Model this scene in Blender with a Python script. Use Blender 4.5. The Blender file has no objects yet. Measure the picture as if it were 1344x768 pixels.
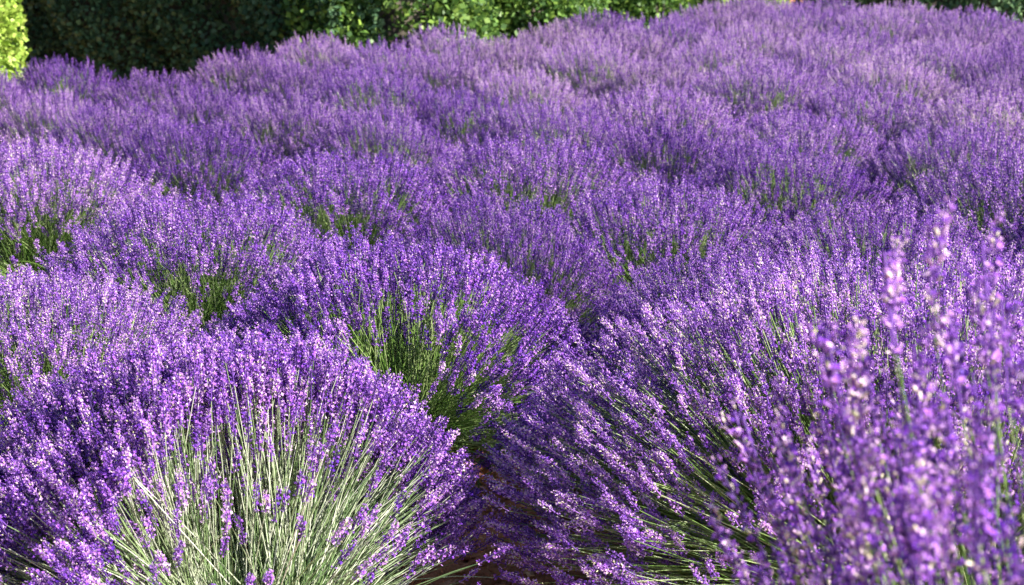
import bpy, math
import numpy as np
from math import radians as R, sin, cos, tan, pi

scene = bpy.context.scene
C = scene.collection

# ------------------------------------------------------------------ camera
CAM_H, PITCH, LENS = 1.6, 16.8, 50.0
cam_d = bpy.data.cameras.new('camera')
cam = bpy.data.objects.new('camera', cam_d)
C.objects.link(cam)
cam.location = (0, 0, CAM_H)
cam.rotation_euler = (R(90 - PITCH), 0, 0)
cam_d.lens, cam_d.sensor_width = LENS, 36.0
cam_d.clip_start, cam_d.clip_end = 0.02, 500
cam_d.dof.use_dof = True
cam_d.dof.focus_distance = 3.2
cam_d.dof.aperture_fstop = 7.0
scene.camera = cam

# ------------------------------------------------------------------ light
SUN_AZ, SUN_EL = R(106), R(35)            # azimuth clockwise from +Y
world = bpy.data.worlds.new('World')
scene.world = world
world.use_nodes = True
wn = world.node_tree.nodes
bg = wn['Background']
sky = wn.new('ShaderNodeTexSky')
sky.sky_type = 'NISHITA'
sky.sun_disc = False
sky.sun_elevation, sky.sun_rotation = SUN_EL, SUN_AZ
world.node_tree.links.new(sky.outputs[0], bg.inputs[0])
bg.inputs[1].default_value = 0.075
sun_d = bpy.data.lights.new('sun', 'SUN')
sun_d.energy, sun_d.angle, sun_d.color = 5.0, R(0.5), (1.0, 0.94, 0.84)
sun = bpy.data.objects.new('sun', sun_d)
C.objects.link(sun)
sun.location = (6, 2, 8)
sun.rotation_euler = (pi / 2 - SUN_EL, 0, pi - SUN_AZ)
vs = scene.view_settings
vs.view_transform, vs.look, vs.gamma, vs.use_curve_mapping = 'Standard', 'None', 1.0, False
vs.exposure = 1.9
scene.cycles.max_bounces = 6
scene.cycles.transparent_max_bounces = 4

rng = np.random.default_rng(7)


def nrm(a):
    return a / np.maximum(np.linalg.norm(a, axis=-1, keepdims=True), 1e-9)


def pix(x, y, z):
    """where a point falls in a 1344 x 768 picture, and its depth"""
    a = R(PITCH)
    dz = z - CAM_H
    d = y * cos(a) - dz * sin(a)
    v = y * sin(a) + dz * cos(a)
    f = LENS / 36 * 1344
    return 672 + f * x / d, 384 - f * v / d, d


# ------------------------------------------------------------------ materials
def mat(name):
    m = bpy.data.materials.new(name)
    m.use_nodes = True
    nt = m.node_tree
    return m, nt, nt.nodes, nt.links, nt.nodes['Principled BSDF']


def tinted(name, stops, rough=0.6, trans=0.0, spec=0.3, attr='tint', vary=0.0):
    """each leaf or floret takes its own colour from its own 'tint' value"""
    m, nt, N, L, p = mat(name)
    a = N.new('ShaderNodeAttribute')
    a.attribute_name = attr
    r = N.new('ShaderNodeValToRGB')
    fac = a.outputs['Fac']
    if vary:                              # plants differ a little in how far they have bloomed
        oi = N.new('ShaderNodeObjectInfo')
        mr = N.new('ShaderNodeMapRange')
        mr.inputs['To Min'].default_value, mr.inputs['To Max'].default_value = -vary, vary
        ad = N.new('ShaderNodeMath'); ad.operation = 'ADD'; ad.use_clamp = True
        L.new(oi.outputs['Random'], mr.inputs['Value'])
        L.new(mr.outputs[0], ad.inputs[0]); L.new(fac, ad.inputs[1])
        fac = ad.outputs[0]
    e = r.color_ramp.elements
    while len(e) > 1:
        e.remove(e[-1])
    e[0].position, e[0].color = stops[0][0], (*stops[0][1], 1)
    for pos, c in stops[1:]:
        k = e.new(pos)
        k.color = (*c, 1)
    L.new(fac, r.inputs[0])
    L.new(r.outputs[0], p.inputs['Base Color'])
    p.inputs['Roughness'].default_value = rough
    p.inputs['Specular IOR Level'].default_value = spec
    if trans:
        t = N.new('ShaderNodeBsdfTranslucent')
        L.new(r.outputs[0], t.inputs[0])
        mx = N.new('ShaderNodeMixShader')
        mx.inputs[0].default_value = trans
        L.new(p.outputs[0], mx.inputs[1])
        L.new(t.outputs[0], mx.inputs[2])
        L.new(mx.outputs[0], N['Material Output'].inputs[0])
    return m


M_SUNTINT_STALK = tinted('lavender_stalk_sun_tint', [(0, (.08, .15, .05)), (.4, (.19, .27, .12)), (.7, (.39, .44, .31)), (1, (.55, .57, .49))], .35, .12, .6)  # near-left bush: the pale look of front-lit stalks is put into the colour
M_GREENSTALK = tinted('lavender_stalk_green', [(0, (.06, .14, .02)), (.5, (.13, .23, .05)), (.85, (.24, .33, .12)), (1, (.36, .42, .24))], .38, .12, .5)
M_BRIGHTSTALK = tinted('lavender_stalk_bright', [(0, (.08, .18, .025)), (.5, (.18, .31, .07)), (1, (.36, .44, .20))], .38, .15, .5)
M_CALYX = tinted('lavender_calyx', [(0, (.035, .016, .11)), (.38, (.13, .048, .30)), (.62, (.32, .145, .50)), (.80, (.58, .38, .63)), (.92, (.70, .62, .56)), (1, (.58, .56, .34))], .6, .15, vary=.12)
M_PETAL = tinted('lavender_petal', [(0, (.12, .020, .50)), (.4, (.32, .085, .68)), (.74, (.57, .25, .80)), (1, (.83, .61, .87))], .55, .35, vary=.14)
M_LEAF = tinted('lavender_leaf', [(0, (.05, .10, .03)), (.5, (.10, .17, .06)), (1, (.20, .27, .13))], .55, .2)
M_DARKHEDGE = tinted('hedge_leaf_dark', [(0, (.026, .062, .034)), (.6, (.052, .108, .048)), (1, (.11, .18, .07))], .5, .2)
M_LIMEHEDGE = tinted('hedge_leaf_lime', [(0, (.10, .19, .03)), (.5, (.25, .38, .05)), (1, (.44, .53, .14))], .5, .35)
M_SHRUB = tinted('shrub_leaf', [(0, (.03, .075, .02)), (.5, (.08, .16, .03)), (1, (.20, .30, .05))], .5, .3)
M_CHIP = tinted('bark_chip', [(0, (.20, .075, .03)), (.6, (.46, .20, .09)), (1, (.62, .38, .22))], .85)
M_WOOD = tinted('branch_wood', [(0, (.03, .025, .02)), (1, (.07, .06, .045))], .9)

M_SOIL, nt, N, L, p = mat('red_soil')
tc = N.new('ShaderNodeTexCoord')
n1 = N.new('ShaderNodeTexNoise'); n1.inputs['Scale'].default_value = 9; n1.inputs['Detail'].default_value = 10
n2 = N.new('ShaderNodeTexNoise'); n2.inputs['Scale'].default_value = 90; n2.inputs['Detail'].default_value = 6
cr = N.new('ShaderNodeValToRGB')
cr.color_ramp.elements[0].position, cr.color_ramp.elements[0].color = .3, (.24, .085, .03, 1)
cr.color_ramp.elements[1].position, cr.color_ramp.elements[1].color = .72, (.50, .21, .09, 1)
L.new(tc.outputs['Object'], n1.inputs['Vector']); L.new(tc.outputs['Object'], n2.inputs['Vector'])
L.new(n1.outputs[0], cr.inputs[0]); L.new(cr.outputs[0], p.inputs['Base Color'])
bp = N.new('ShaderNodeBump'); bp.inputs['Strength'].default_value = .9; bp.inputs['Distance'].default_value = .02
L.new(n2.outputs[0], bp.inputs['Height']); L.new(bp.outputs[0], p.inputs['Normal'])
p.inputs['Roughness'].default_value = .95

M_TRACK, nt, N, L, p = mat('grey_track')
tc = N.new('ShaderNodeTexCoord')
n1 = N.new('ShaderNodeTexNoise'); n1.inputs['Scale'].default_value = 30; n1.inputs['Detail'].default_value = 8
cr = N.new('ShaderNodeValToRGB')
cr.color_ramp.elements[0].position, cr.color_ramp.elements[0].color = .3, (.06, .06, .075, 1)
cr.color_ramp.elements[1].position, cr.color_ramp.elements[1].color = .7, (.13, .13, .15, 1)
L.new(tc.outputs['Object'], n1.inputs['Vector']); L.new(n1.outputs[0], cr.inputs[0]); L.new(cr.outputs[0], p.inputs['Base Color'])
p.inputs['Roughness'].default_value = .9


# ------------------------------------------------------------------ mesh assembly
class Soup:
    """collects copies of small templates and links them as one mesh object"""
    def __init__(s):
        s.v, s.f3, s.f4, s.m3, s.m4, s.t, s.n = [], [], [], [], [], [], 0

    def add(s, verts, faces, mi, tint):
        """verts (K, n, 3) of K copies; faces (F, 3 or 4) in one copy; tint (K,) or (K, n)"""
        K, n, _ = verts.shape
        faces = np.asarray(faces)
        idx = (faces[None] + (np.arange(K) * n)[:, None, None] + s.n).reshape(-1, faces.shape[1])
        (s.f3 if faces.shape[1] == 3 else s.f4).append(idx)
        (s.m3 if faces.shape[1] == 3 else s.m4).append(np.full(len(idx), mi))
        s.v.append(verts.reshape(-1, 3))
        t = tint if tint.ndim == 2 else np.repeat(tint[:, None], n, 1)
        s.t.append(t.reshape(-1))
        s.n += K * n

    def mesh(s, name, mats, smooth=False):
        v = np.concatenate(s.v).astype(np.float32)
        f3 = np.concatenate(s.f3) if s.f3 else np.zeros((0, 3), int)
        f4 = np.concatenate(s.f4) if s.f4 else np.zeros((0, 4), int)
        mi = np.concatenate(s.m3 + s.m4).astype(np.int32)
        loops = np.concatenate([f3.reshape(-1), f4.reshape(-1)]).astype(np.int32)
        start = np.concatenate([np.arange(len(f3)) * 3, len(f3) * 3 + np.arange(len(f4)) * 4]).astype(np.int32)
        me = bpy.data.meshes.new(name)
        me.vertices.add(len(v)); me.vertices.foreach_set('co', v.reshape(-1))
        me.loops.add(len(loops)); me.loops.foreach_set('vertex_index', loops)
        me.polygons.add(len(start)); me.polygons.foreach_set('loop_start', start)
        for m in mats:
            me.materials.append(m)
        me.polygons.foreach_set('material_index', mi)
        if smooth:
            me.polygons.foreach_set('use_smooth', np.ones(len(start), bool))
        a = me.attributes.new('tint', 'FLOAT', 'POINT')
        a.data.foreach_set('value', np.concatenate(s.t).astype(np.float32))
        me.update(calc_edges=True)
        return me


def link(name, me, parent=None, **props):
    o = bpy.data.objects.new(name, me)
    C.objects.link(o)
    if parent:
        o.parent = parent
    for k, x in props.items():
        o[k] = x
    return o


def empty(name, loc, rz=0, **props):
    o = link(name, None, **props)
    o.empty_display_size = .1
    o.location = loc
    o.rotation_euler.z = rz
    return o


def perp(d):
    ref = np.where(np.abs(d[..., 2:3]) < .9, np.array([0, 0, 1.]), np.array([1., 0, 0]))
    u = nrm(np.cross(d, ref))
    return u, np.cross(d, u)


# ------------------------------------------------------------------ lavender
MATS = [M_GREENSTALK, M_CALYX, M_PETAL]
BRIGHT = [M_BRIGHTSTALK, M_CALYX, M_PETAL]
SUN_TINTED = [M_SUNTINT_STALK, M_CALYX, M_PETAL]
PETALS = {}


def petal_template(k):
    v, f = [], []
    for i in range(k):
        a = 2 * pi * i / k
        ca, sa = cos(a), sin(a)
        def at(r, w, h):
            return (r * ca - w * sa, r * sa + w * ca, h)
        b = len(v)
        v += [at(.10, 0, -.25), at(.55, .40, .42), at(1.0, 0, .30), at(.55, -.40, .42)]
        f.append((b, b + 1, b + 2, b + 3))
    return np.array(v), np.array(f)


def make_spikes(n, H, Rad, rb, seed, bald=None, lean=(0, 0), tmax=80, lmin=.86, head=(.042, .070), inner=.2):
    """roots, middles, tips and head directions of n flowering stalks fanning out of one plant"""
    g = np.random.default_rng(seed)
    out = []
    lump = g.uniform(0, 2 * pi, 6)
    while len(out) < n:
        ct = g.uniform(cos(R(tmax)), 1)
        th = math.acos(ct)
        ph = g.uniform(0, 2 * pi)
        if bald:
            da = (ph - bald[0] + pi) % (2 * pi) - pi
            if abs(da) < bald[1] * (1 + .25 * sin(ph * 7 + lump[0])) and th > bald[2] + .10 * sin(ph * 9 + lump[1]) and g.random() < bald[3]:
                continue
        k = 1 + .05 * sin(3 * ph + lump[2]) * sin(th) + .035 * sin(5 * ph + lump[3] + 4 * th)
        k *= g.uniform(lmin, 1.06) if g.random() > inner else g.uniform(.62, lmin)
        d = np.array([Rad * sin(th) * cos(ph), Rad * sin(th) * sin(ph), H * ct + .05])
        tip = d * k + np.array([*lean, 0]) * ct
        rr = rb * math.sqrt(g.random())
        pa = ph + g.normal(0, .7)
        root = np.array([rr * cos(pa), rr * sin(pa), .03 + .10 * g.random()])
        ctrl = root + (tip - root) * .55 + np.array([0, 0, .05 * sin(th) * g.uniform(.2, 1.3)]) + g.normal(0, .008, 3)
        e = nrm(tip - ctrl) + np.array([0, 0, g.uniform(.25, .6)]) + g.normal(0, .045, 3)
        out.append((root, ctrl, tip, nrm(e), g.uniform(*head), g.random(), g.random()))
    return out


def add_stalks(sp, soup, spk, mi=0, seg=5, r0=.0013, r1=.0009, sides=3):
    K = len(spk)
    P0, P1, P2 = (np.array([s[i] for s in spk]) for i in range(3))
    E = np.array([s[3] for s in spk]); Lh = np.array([s[4] for s in spk]); T = np.array([s[5] for s in spk])
    t = np.linspace(0, 1, seg + 1)[None, :, None]
    pts = (1 - t) ** 2 * P0[:, None] + 2 * t * (1 - t) * P1[:, None] + t ** 2 * P2[:, None]
    pts = np.concatenate([pts, (P2 + E * Lh[:, None] * .2)[:, None]], 1)
    rad = np.concatenate([np.linspace(r0, r1, seg + 1), [r1 * .6]])
    d = nrm(P2 - P0)
    u, w = perp(d)
    V = []
    for k in range(sides):
        a = 2 * pi * k / sides
        V.append(pts + (u * cos(a) + w * sin(a))[:, None] * rad[None, :, None])
    V = np.stack(V, 2).reshape(K, -1, 3)
    f = [(i * sides + k, i * sides + (k + 1) % sides, (i + 1) * sides + (k + 1) % sides, (i + 1) * sides + k) for i in range(seg + 1) for k in range(sides)]
    soup.add(V, f, mi, T)


def add_heads(soup, spk, seed, nw=7, nf=6, sides=4, petals=4, mis=(1, 2), fat=1.0, open_p=.5, pale=0.0):
    g = np.random.default_rng(seed)
    K = len(spk)
    B = np.array([s[2] for s in spk]); E = np.array([s[3] for s in spk]); Lh = np.array([s[4] for s in spk]); Q = np.array([s[6] for s in spk])
    u, w = perp(E)
    pos = np.concatenate([[0, .26], np.linspace(.42, 1, nw - 2)]) if nw > 4 else np.linspace(0, 1, nw)
    prof = np.interp(pos, [0, .2, .5, .8, 1], [.75, .95, 1.05, .9, .55])
    P, D, S, SQ = [], [], [], []
    axis_uv = [(u * cos(2 * pi * k / 3) + w * sin(2 * pi * k / 3)) for k in range(3)]
    V = np.stack([B + E * (Lh * h)[:, None] + a * .0015 for h in (-.02, .9) for a in axis_uv], 1)
    soup.add(V, [(k, (k + 1) % 3, 3 + (k + 1) % 3, 3 + k) for k in range(3)], mis[0], Q * .5)
    size = (Lh / .062) ** .5 * fat
    bend = g.normal(0, .10, (K, 2))
    for i in range(nw):
        for j in range(nf):
            a = 2 * pi * (j + .5 * (i % 2)) / nf + g.normal(0, .22, K)
            el = g.normal(.62 + .5 * pos[i], .17, K)
            rad = u * np.cos(a)[:, None] + w * np.sin(a)[:, None]
            off = (u * bend[:, :1] + w * bend[:, 1:]) * (Lh * pos[i] ** 2)[:, None]
            c = B + E * (Lh * (pos[i] + g.normal(0, .03, K)))[:, None] + off
            P.append(c + rad * .0028)
            D.append(nrm(rad * np.cos(el)[:, None] + E * np.sin(el)[:, None]))
            S.append(size * prof[i] * g.uniform(.8, 1.2, K))
            SQ.append(Q)
    P = np.concatenate(P); D = np.concatenate(D); S = np.concatenate(S); SQ = np.concatenate(SQ)
    keep = g.random(len(P)) < .9
    P, D, S, SQ = P[keep], D[keep], S[keep], SQ[keep]
    u, w = perp(D)
    nn = len(P)
    # calyx: a small tube, wider at its mouth
    ring = []
    for (h, r) in ((0, .0007), (.0040, .0016), (.0070, .0012)):
        for k in range(sides):
            a = 2 * pi * k / sides
            ring.append(P + D * (h * S)[:, None] + (u * cos(a) + w * sin(a)) * (r * S)[:, None])
    V = np.stack(ring, 1)
    f = [(q * sides + k, q * sides + (k + 1) % sides, (q + 1) * sides + (k + 1) % sides, (q + 1) * sides + k) for q in range(2) for k in range(sides)]
    tint = np.clip(g.normal(.46 + pale, .27, nn) + .50 * (SQ - .5), 0, 1)
    soup.add(V, f, mis[0], tint)
    # corolla: a flared mouth of rounded lobes on the open florets
    o = g.random(nn) < open_p + .5 * (SQ - .5)
    P, D, S, u, w, SQ = P[o], D[o], S[o], u[o], w[o], SQ[o]
    tv, tf = petal_template(petals)
    sc = .0038 * S * g.uniform(.75, 1.25, len(P))
    ro = g.uniform(0, 2 * pi, len(P))
    uu = u * np.cos(ro)[:, None] + w * np.sin(ro)[:, None]
    ww = np.cross(D, uu)
    base = P + D * (.0074 * S)[:, None]
    V = base[:, None] + (uu[:, None] * tv[None, :, :1] + ww[:, None] * tv[None, :, 1:2] + D[:, None] * tv[None, :, 2:]) * sc[:, None, None]
    soup.add(V, tf, mis[1], np.clip(g.normal(.45 + pale, .22, len(P)) + .55 * (SQ - .5), 0, 1))


def add_leaves(soup, n, H, Rad, seed, length=(.025, .055), mi=0):
    g = np.random.default_rng(seed)
    th = np.arccos(g.uniform(.05, 1, n)); ph = g.uniform(0, 2 * pi, n)
    k = g.uniform(.35, 1, n) ** .6
    d = np.stack([np.sin(th) * np.cos(ph), np.sin(th) * np.sin(ph), np.cos(th)], 1)
    p = d * np.array([Rad, Rad, H]) * k[:, None]
    ax = nrm(d + np.array([0, 0, .5]) + g.normal(0, .35, (n, 3)))
    u, w = perp(ax)
    a = g.uniform(0, 2 * pi, n)[:, None]
    s = u * np.cos(a) + w * np.sin(a)
    nn = np.cross(ax, s)
    L_ = g.uniform(*length, n)[:, None]
    W = L_ * .055
    V = np.stack([p - s * W * .6, p + s * W * .6, p + ax * L_ * .55 + s * W + nn * L_ * .04, p + ax * L_ * .55 - s * W + nn * L_ * .04, p + ax * L_ - nn * L_ * .06], 1)
    t = g.random(n)
    soup.add(V, [(0, 1, 2, 3)], mi, t)
    # the pointed end shares no vertices, so it is added as its own triangle
    soup.add(V[:, [3, 2, 4]], [(0, 1, 2)], mi, t)


def bush_meshes(n, H, Rad, rb, seed, parts=0, pick=None, lod=1, leaves=1500, fat=1.0, pale=0.0, open_p=.5, mats=MATS, **kw):
    """data of one plant: (blossom mesh, stalk mesh, foliage mesh, [spike meshes], [stalk meshes])"""
    spk = make_spikes(n, H, Rad, rb, seed, **kw)
    hk = dict(nw=8, nf=6, sides=4, petals=4, fat=.78) if lod == 0 else dict(nw=7, nf=5, sides=3, petals=3, fat=.84)
    hk['fat'] *= fat
    hk['pale'], hk['open_p'] = pale, open_p
    single = []
    if parts:
        score = np.array([pick(s) for s in spk])
        order = np.argsort(-score)
        single = [spk[i] for i in order[:parts]]
        spk = [spk[i] for i in order[parts:]]
    sb = Soup(); add_heads(sb, spk, seed + 1, **hk)
    ss = Soup(); add_stalks(None, ss, spk)
    sl = Soup(); add_leaves(sl, leaves, H * .5, Rad * .62, seed + 2)
    heads, stalks = [], []
    for i, s in enumerate(single):
        a = Soup(); add_heads(a, [s], seed + 10 + i, **hk)
        b = Soup(); add_stalks(None, b, [s])
        heads.append(a.mesh('flower_spike', mats)); stalks.append(b.mesh('stalk', mats))
    return sb.mesh('blossom', mats), ss.mesh('stalk_mass', mats), sl.mesh('foliage', [M_LEAF]), heads, stalks


def place(data, loc, rz, scale, label, group='lavender bushes planted in the field'):
    bl, st, fo, heads, stalks = data
    t = empty('lavender_bush', loc, rz, label=label, category='lavender bush', group=group)
    t.scale = scale if hasattr(scale, '__len__') else (scale,) * 3
    link('blossom', bl, t, kind='stuff')
    link('stalk_mass', st, t, kind='stuff')
    link('foliage', fo, t, kind='stuff')
    for h, s in zip(heads, stalks):
        q = link('flower_spike', h, t)
        link('stalk', s, q)
    return t


def toward_camera(x, y):
    return math.atan2(-y, -x)


# ------------------------------------------------------------------ ground
def sheet(name, x0, x1, y0, y1, nx, ny, z, m, amp=0, **props):
    xs = np.linspace(x0, x1, nx + 1); ys = np.linspace(y0, y1, ny + 1)
    X, Y = np.meshgrid(xs, ys)
    Z = np.full_like(X, z)
    if amp:
        g = np.random.default_rng(3)
        for k in range(26):
            fx, fy = g.normal(0, 14, 2); Z += amp * .22 * np.sin(fx * X + fy * Y + g.uniform(0, 6))
        Z += g.normal(0, amp * .35, Z.shape)
        edge = np.minimum.reduce([X - x0, x1 - X, Y - y0, y1 - Y])
        Z = z + (np.abs(Z - z)) * np.clip(edge / .2, 0, 1)
    s = Soup()
    s.v.append(np.stack([X, Y, Z], -1).reshape(-1, 3)); s.n = X.size
    i = (np.arange(ny)[:, None] * (nx + 1) + np.arange(nx)[None]).reshape(-1)
    s.f4.append(np.stack([i, i + 1, i + nx + 2, i + nx + 1], 1)); s.m4.append(np.zeros(len(i), int)); s.t.append(np.zeros(X.size))
    return link(name, s.mesh(name, [m], True), **props)


sheet('ground', -200, 200, -100, 300, 40, 40, 0, M_SOIL, kind='structure')
sheet('soil', -1.2, 1.6, 2.4, 5.0, 150, 150, .004, M_SOIL, amp=.022, kind='structure')
sheet('track', 2.2, 9.0, 12.0, 13.6, 30, 8, .004, M_TRACK, kind='structure')

# ------------------------------------------------------------------ hedges and shrubs
def leafy(n, sampler, size, seed, mi=0):
    g = np.random.default_rng(seed)
    p, out = sampler(g, n)
    ax = nrm(out * .5 + g.normal(0, .6, (n, 3)) + np.array([0, 0, .1]))
    u, w = perp(ax)
    a = g.uniform(0, 2 * pi, n)[:, None]
    s = u * np.cos(a) + w * np.sin(a)
    nn = np.cross(ax, s)
    L_ = (size * g.uniform(.6, 1.3, n))[:, None]
    W = L_ * .40
    V = np.stack([p, p + ax * L_ * .45 + s * W + nn * L_ * .08, p + ax * L_, p + ax * L_ * .45 - s * W + nn * L_ * .08], 1)
    so = Soup(); so.add(V, [(0, 1, 2, 3)], mi, np.clip(g.normal(.5, .25, n), 0, 1))
    return so


def box_sampler(lx, ly, h, lump, depth):
    """the leafy skin of a clipped hedge lx long, ly deep and h tall, centred on its base"""
    def f(g, n):
        q = g.uniform(-1, 1, (n, 3))
        area = np.array([ly * h, lx * h, lx * ly * .5]); ax = g.choice(3, n, p=area / area.sum())
        sg = np.where(g.random(n) < .5, -1., 1.); sg[ax == 2] = 1
        q[np.arange(n), ax] = sg
        out = np.zeros((n, 3)); out[np.arange(n), ax] = sg
        P = q * np.array([lx / 2, ly / 2, h / 2]) + np.array([0, 0, h / 2])
        ph = np.random.default_rng(int(lx * 100)).uniform(0, 6, 6)
        bulge = np.sin(P[:, 0] * 3.1 + P[:, 1] * 3.7 + ph[0]) * np.sin(P[:, 2] * 4.2 + ph[1]) + .6 * np.sin(P[:, 0] * 8 + P[:, 1] * 9 + P[:, 2] * 7 + ph[2])
        P += out * (lump * bulge - depth * g.random(n) ** 1.6)[:, None]
        P[:, 2] = np.maximum(P[:, 2], .03)
        return P, out
    return f


def blob_sampler(rx, ry, h, seed):
    """leaf clumps heaped into an uneven dome"""
    gg = np.random.default_rng(seed)
    k = 34
    th = np.arccos(gg.uniform(0, 1, k)); ph = gg.uniform(0, 2 * pi, k)
    c = np.stack([rx * np.sin(th) * np.cos(ph) * .78, ry * np.sin(th) * np.sin(ph) * .78, h * (.12 + .72 * np.cos(th))], 1)
    r = gg.uniform(.16, .30, k) * h * .8
    def f(g, n):
        i = g.integers(0, k, n)
        d = nrm(g.normal(0, 1, (n, 3)))
        P = c[i] + d * (r[i] * g.uniform(.65, 1.05, n))[:, None]
        P[:, 2] = np.maximum(P[:, 2], .03)
        return P, d
    return f


def branches(h, spread, seed, n=14, rad=.02, along=0.0):
    g = np.random.default_rng(seed)
    spk = []
    for i in range(n):
        x = g.uniform(-along, along)
        root = np.array([x + g.normal(0, .05), g.normal(0, .05), 0.0])
        tip = np.array([x + g.normal(0, spread), g.normal(0, spread * .6), h * g.uniform(.55, .9)])
        spk.append((root, (root + tip) / 2 + g.normal(0, .05, 3), tip, nrm(tip - root), .1, g.random(), 0))
    so = Soup(); add_stalks(None, so, spk, r0=rad, r1=rad * .4, sides=6, seg=6)
    return so


def twig_core(lx, ly, h, seed, dome=False):
    """the dense tangle of dead twigs inside a hedge, one closed uneven body"""
    nu, nv = 64, 24
    U, V = np.meshgrid(np.linspace(0, 2 * pi, nu, endpoint=False), np.linspace(.02, pi / 2, nv))
    e = 1.0 if dome else .35
    pw = lambda c: np.sign(c) * np.abs(c) ** e
    P = np.stack([lx / 2 * pw(np.cos(U)) * pw(np.sin(V)), ly / 2 * pw(np.sin(U)) * pw(np.sin(V)), h * pw(np.cos(V))], -1)
    g = np.random.default_rng(seed)
    P *= 1 + g.normal(0, .03, U.shape)[..., None]
    so = Soup()
    so.v.append(P.reshape(-1, 3)); so.n = U.size
    i, k = np.meshgrid(np.arange(nv - 1), np.arange(nu), indexing='ij')
    a, b = (i * nu + k).reshape(-1), (i * nu + (k + 1) % nu).reshape(-1)
    so.f4.append(np.stack([a, a + nu, b + nu, b], 1)); so.m4.append(np.zeros(len(a), int)); so.t.append(g.random(U.size))
    return so.mesh('twig_tangle', [M_WOOD], True)


def hedge(name, loc, rz, lx, ly, h, n, size, m, label, lump=.07, depth=.16, seed=1, core=True):
    t = empty(name, loc, rz, label=label, category='hedge')
    link('foliage', leafy(n, box_sampler(lx, ly, h, lump, depth), size, seed).mesh('foliage', [m]), t)
    link('twig_tangle', twig_core(lx - .42, ly - .42, h - .25, seed), t)
    link('branch_mass', branches(h, .25, seed, int(14 * lx), .018, lx / 2 - .2).mesh('branch_mass', [M_WOOD], True), t, kind='stuff')
    return t


def shrub(loc, rx, ry, h, n, size, m, label, seed):
    t = empty('shrub', loc, 0, label=label, category='shrub', group='shrubs at the end of the hedge')
    link('foliage', leafy(n, blob_sampler(rx, ry, h, seed), size, seed).mesh('foliage', [m]), t)
    link('twig_tangle', twig_core(rx * 1.35, ry * 1.35, h * .68, seed, True), t)
    link('branch_mass', branches(h, rx * .5, seed, 16, .016).mesh('branch_mass', [M_WOOD], True), t, kind='stuff')
    return t


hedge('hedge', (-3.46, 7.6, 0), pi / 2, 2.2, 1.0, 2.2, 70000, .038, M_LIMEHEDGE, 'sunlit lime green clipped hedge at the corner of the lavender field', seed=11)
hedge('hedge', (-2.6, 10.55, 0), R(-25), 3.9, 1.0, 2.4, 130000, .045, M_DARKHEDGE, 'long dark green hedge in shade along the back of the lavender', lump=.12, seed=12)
shrub((-.84, 9.75, 0), .58, .6, 1.5, 32000, .046, M_SHRUB, 'dark rounded green shrub beside the end of the shaded hedge', 21)
shrub((-.10, 10.9, 0), .70, .6, 1.45, 34000, .046, M_SHRUB, 'middle green shrub with sunlit right side behind the lavender', 22)
shrub((.98, 12.0, 0), .62, .6, 1.2, 30000, .046, M_SHRUB, 'low green shrub standing beyond the dark gap after the lime edged one', 23)
shrub((1.85, 12.9, 0), .6, .6, 1.2, 20000, .06, M_LIMEHEDGE, 'yellow green shrub last in the line at the top edge', 24)
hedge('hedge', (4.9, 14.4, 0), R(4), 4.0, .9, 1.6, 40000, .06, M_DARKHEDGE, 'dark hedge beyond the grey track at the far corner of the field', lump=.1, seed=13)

# ------------------------------------------------------------------ the lavender field
FRONT = 'four big lavender bushes at the front'


def picker(loc, rz):
    """how large a spike shows: near the camera, in the frame, on the camera's side of its bush"""
    def f(s):
        p = s[2] + s[3] * s[4] * .5
        c_, s_ = cos(rz), sin(rz)
        x, y, z = loc[0] + c_ * p[0] - s_ * p[1], loc[1] + s_ * p[0] + c_ * p[1], loc[2] + p[2]
        px, py, d = pix(x, y, z)
        inside = -15 < px < 1359 and -15 < py < 783
        face = np.dot(nrm(np.array([x - loc[0], y - loc[1], p[2]])), nrm(np.array([-x, -y, CAM_H - z])))
        return (10 if inside else 0) + 1.5 / d + 1.2 * face + .9 * p[2]
    return f


def near(loc, n, H, Rad, rb, seed, label, **kw):
    d = bush_meshes(n, H, Rad, rb, seed, parts=100, pick=picker(loc, 0), **kw)
    return place(d, loc, 0, 1, label, FRONT)


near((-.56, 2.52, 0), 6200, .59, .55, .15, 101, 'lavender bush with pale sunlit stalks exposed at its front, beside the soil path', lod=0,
     bald=(toward_camera(-.56, 2.52) + R(20), R(70), R(2), .965), leaves=4500, tmax=76, mats=SUN_TINTED, inner=.13)
near((.87, 2.72, 0), 6200, .68, .84, .20, 102, 'big lavender bush leaning over the soil path with a shaded flank and dark stalks', lod=0,
     bald=(toward_camera(.87, 2.72) + R(12), R(42), R(36), .94), leaves=3600, lean=(-.05, .08), inner=.3)
near((.63, 1.12, .25), 580, .875, .45, .12, 103, 'tall lavender bush close by with large blurred spikes rising at the corner', lod=0, tmax=64, lean=(-.11, .02),
     head=(.09, .13), lmin=.88, inner=.4, leaves=1200, fat=1.0, pale=.03)
near((-.33, 3.66, 0), 3000, .50, .54, .14, 104, 'lavender bush with a fan of green stalks standing at the end of the soil path', lod=0,
     bald=(toward_camera(-.33, 3.66) + R(4), R(36), R(20), .95), leaves=2800, mats=BRIGHT)

# prototypes for the rest: four in full bloom and two with bare green stalks on one side (towards -x)
full = [bush_meshes(2600, .47, .54, .15, 200 + i * 40, leaves=1500, inner=.2) for i in range(4)]
bare = [bush_meshes(2500, .47, .54, .15, 400 + i * 40, leaves=1900, bald=(pi, R(29), R(32 + 5 * i), .93)) for i in range(2)]

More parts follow.
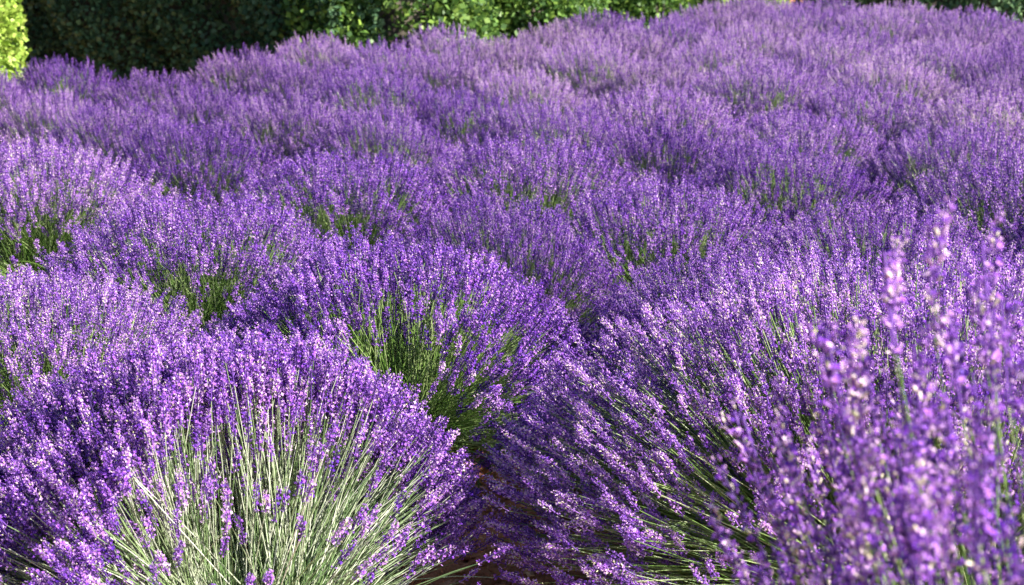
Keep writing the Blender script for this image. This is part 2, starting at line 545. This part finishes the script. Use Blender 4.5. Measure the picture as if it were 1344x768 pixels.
taken = [(-.56, 2.55), (.86, 2.80), (-.33, 3.66)]
green = [(-1.24, 3.55), (-1.0, 4.28), (-.64, 5.15), (.52, 4.65), (.04, 5.40), (1.84, 4.9), (1.24, 6.1), (-1.75, 5.1), (.70, 6.6)]
spots = [(x, y, True) for x, y in green] + [(.66, 3.62, False), (-2.5, 7.95, False), (-2.85, 7.5, False)]
taken += green + [(.66, 3.62), (-2.5, 7.95), (-2.85, 7.5)]


def in_field(x, y):
    if y > 7.3 + (x + 2.65) * .966 + (.25 if x < -1 else .05 if x > 1.6 else -.2):
        return False
    if x < -2.2 and y > 7.3 + (x + 2.65) * .966 + .22:
        return False
    if y > (11.0 if x > 2.75 else 12.6):
        return False
    return True


g = np.random.default_rng(5)
# towards the hedge: paler, pinker flowers, more of them open
pale_back = [bush_meshes(2600, .47, .54, .15, 600 + i * 40, leaves=1500, pale=.19, open_p=.62) for i in range(3)]
CROSS = np.array([.74, .67]); CROSS = CROSS / np.linalg.norm(CROSS)
ALONG = np.array([CROSS[1], -CROSS[0]])
for k in range(0, 20):
    for i in range(-16, 16):
        q = CROSS * (1.42 + .73 * k) + ALONG * (.64 * i + .32 * (k % 2)) + g.uniform(-.035, .035, 2)
        x, y = q
        if y < 3.2 or not in_field(x, y):
            continue
        px, py, d = pix(x, y, .4)
        m_ = .62 / d * 1867
        if px < -m_ or px > 1344 + m_ or py < -60 or py > 768:
            continue
        if min(math.hypot(x - a, y - b) for a, b in taken) < .52:
            continue
        if y < 3.2:
            continue
        taken.append((x, y))
        spots.append((x, y, False))

# rows run along ALONG; the first row is the one by the camera
rowed = {}
for (x, y, gr) in spots:
    k = round((float(np.dot((x, y), CROSS)) - 1.42) / .73)
    rowed.setdefault(k, []).append((x, y, gr))
WORDS = 'first second third fourth fifth sixth seventh eighth ninth tenth eleventh twelfth thirteenth fourteenth fifteenth sixteenth seventeenth eighteenth'.split()
for r, k in enumerate(sorted(rowed)):
    row = sorted(rowed[k], key=lambda s: float(np.dot(np.array(s[:2]), ALONG)))
    for c, (x, y, gr) in enumerate(row):
        look = 'lavender bush with bare green stalks showing' if gr else 'purple lavender bush in full bloom'
        label = f'{look}, {WORDS[c]} from the hedge end of the {WORDS[r]} row'
        rz = toward_camera(x, y) - pi + g.normal(0, .15) if gr else math.atan2(ALONG[1], ALONG[0]) + pi * int(g.integers(0, 2)) + g.normal(0, .12)
        sc = g.uniform(.96, 1.05)
        wide = (sc, sc) if gr else (sc * 1.12, sc * .60)    # bushes in a row have grown together into a ridge
        src = bare[(r + c) % 2] if gr else pale_back[int(g.integers(0, 3))] if k >= 5 else full[int(g.integers(0, 4))]
        place(src, (x, y, 0), rz, (*wide, sc * g.uniform(.97, 1.04)), label)
print('bushes', len(spots))

# ------------------------------------------------------------------ bark chips on the soil
g = np.random.default_rng(9)
n = 5200
P = np.stack([g.uniform(-.9, 1.2, n), g.uniform(2.5, 4.9, n), g.uniform(.006, .035, n)], 1)
ax = nrm(g.normal(0, 1, (n, 3)) * np.array([1, 1, .35])); u, w = perp(ax)
L_ = g.uniform(.006, .024, n)[:, None]; W_ = L_ * g.uniform(.25, .7, n)[:, None]; H_ = L_ * .14
cor = []
for a, b, c in ((-1, -1, -1), (1, -1, -1), (1, 1, -1), (-1, 1, -1), (-.8, -.7, 1), (.9, -.8, 1), (.7, .9, 1), (-.9, .8, 1)):
    cor.append(P + ax * L_ * a + u * W_ * b + w * H_ * c)
so = Soup()
so.add(np.stack(cor, 1), [(3, 2, 1, 0), (4, 5, 6, 7), (0, 1, 5, 4), (1, 2, 6, 5), (2, 3, 7, 6), (3, 0, 4, 7)], 0, g.random(n))
link('mulch', so.mesh('mulch', [M_CHIP]), kind='stuff', label='brown bark chips scattered over the red soil path', category='mulch')
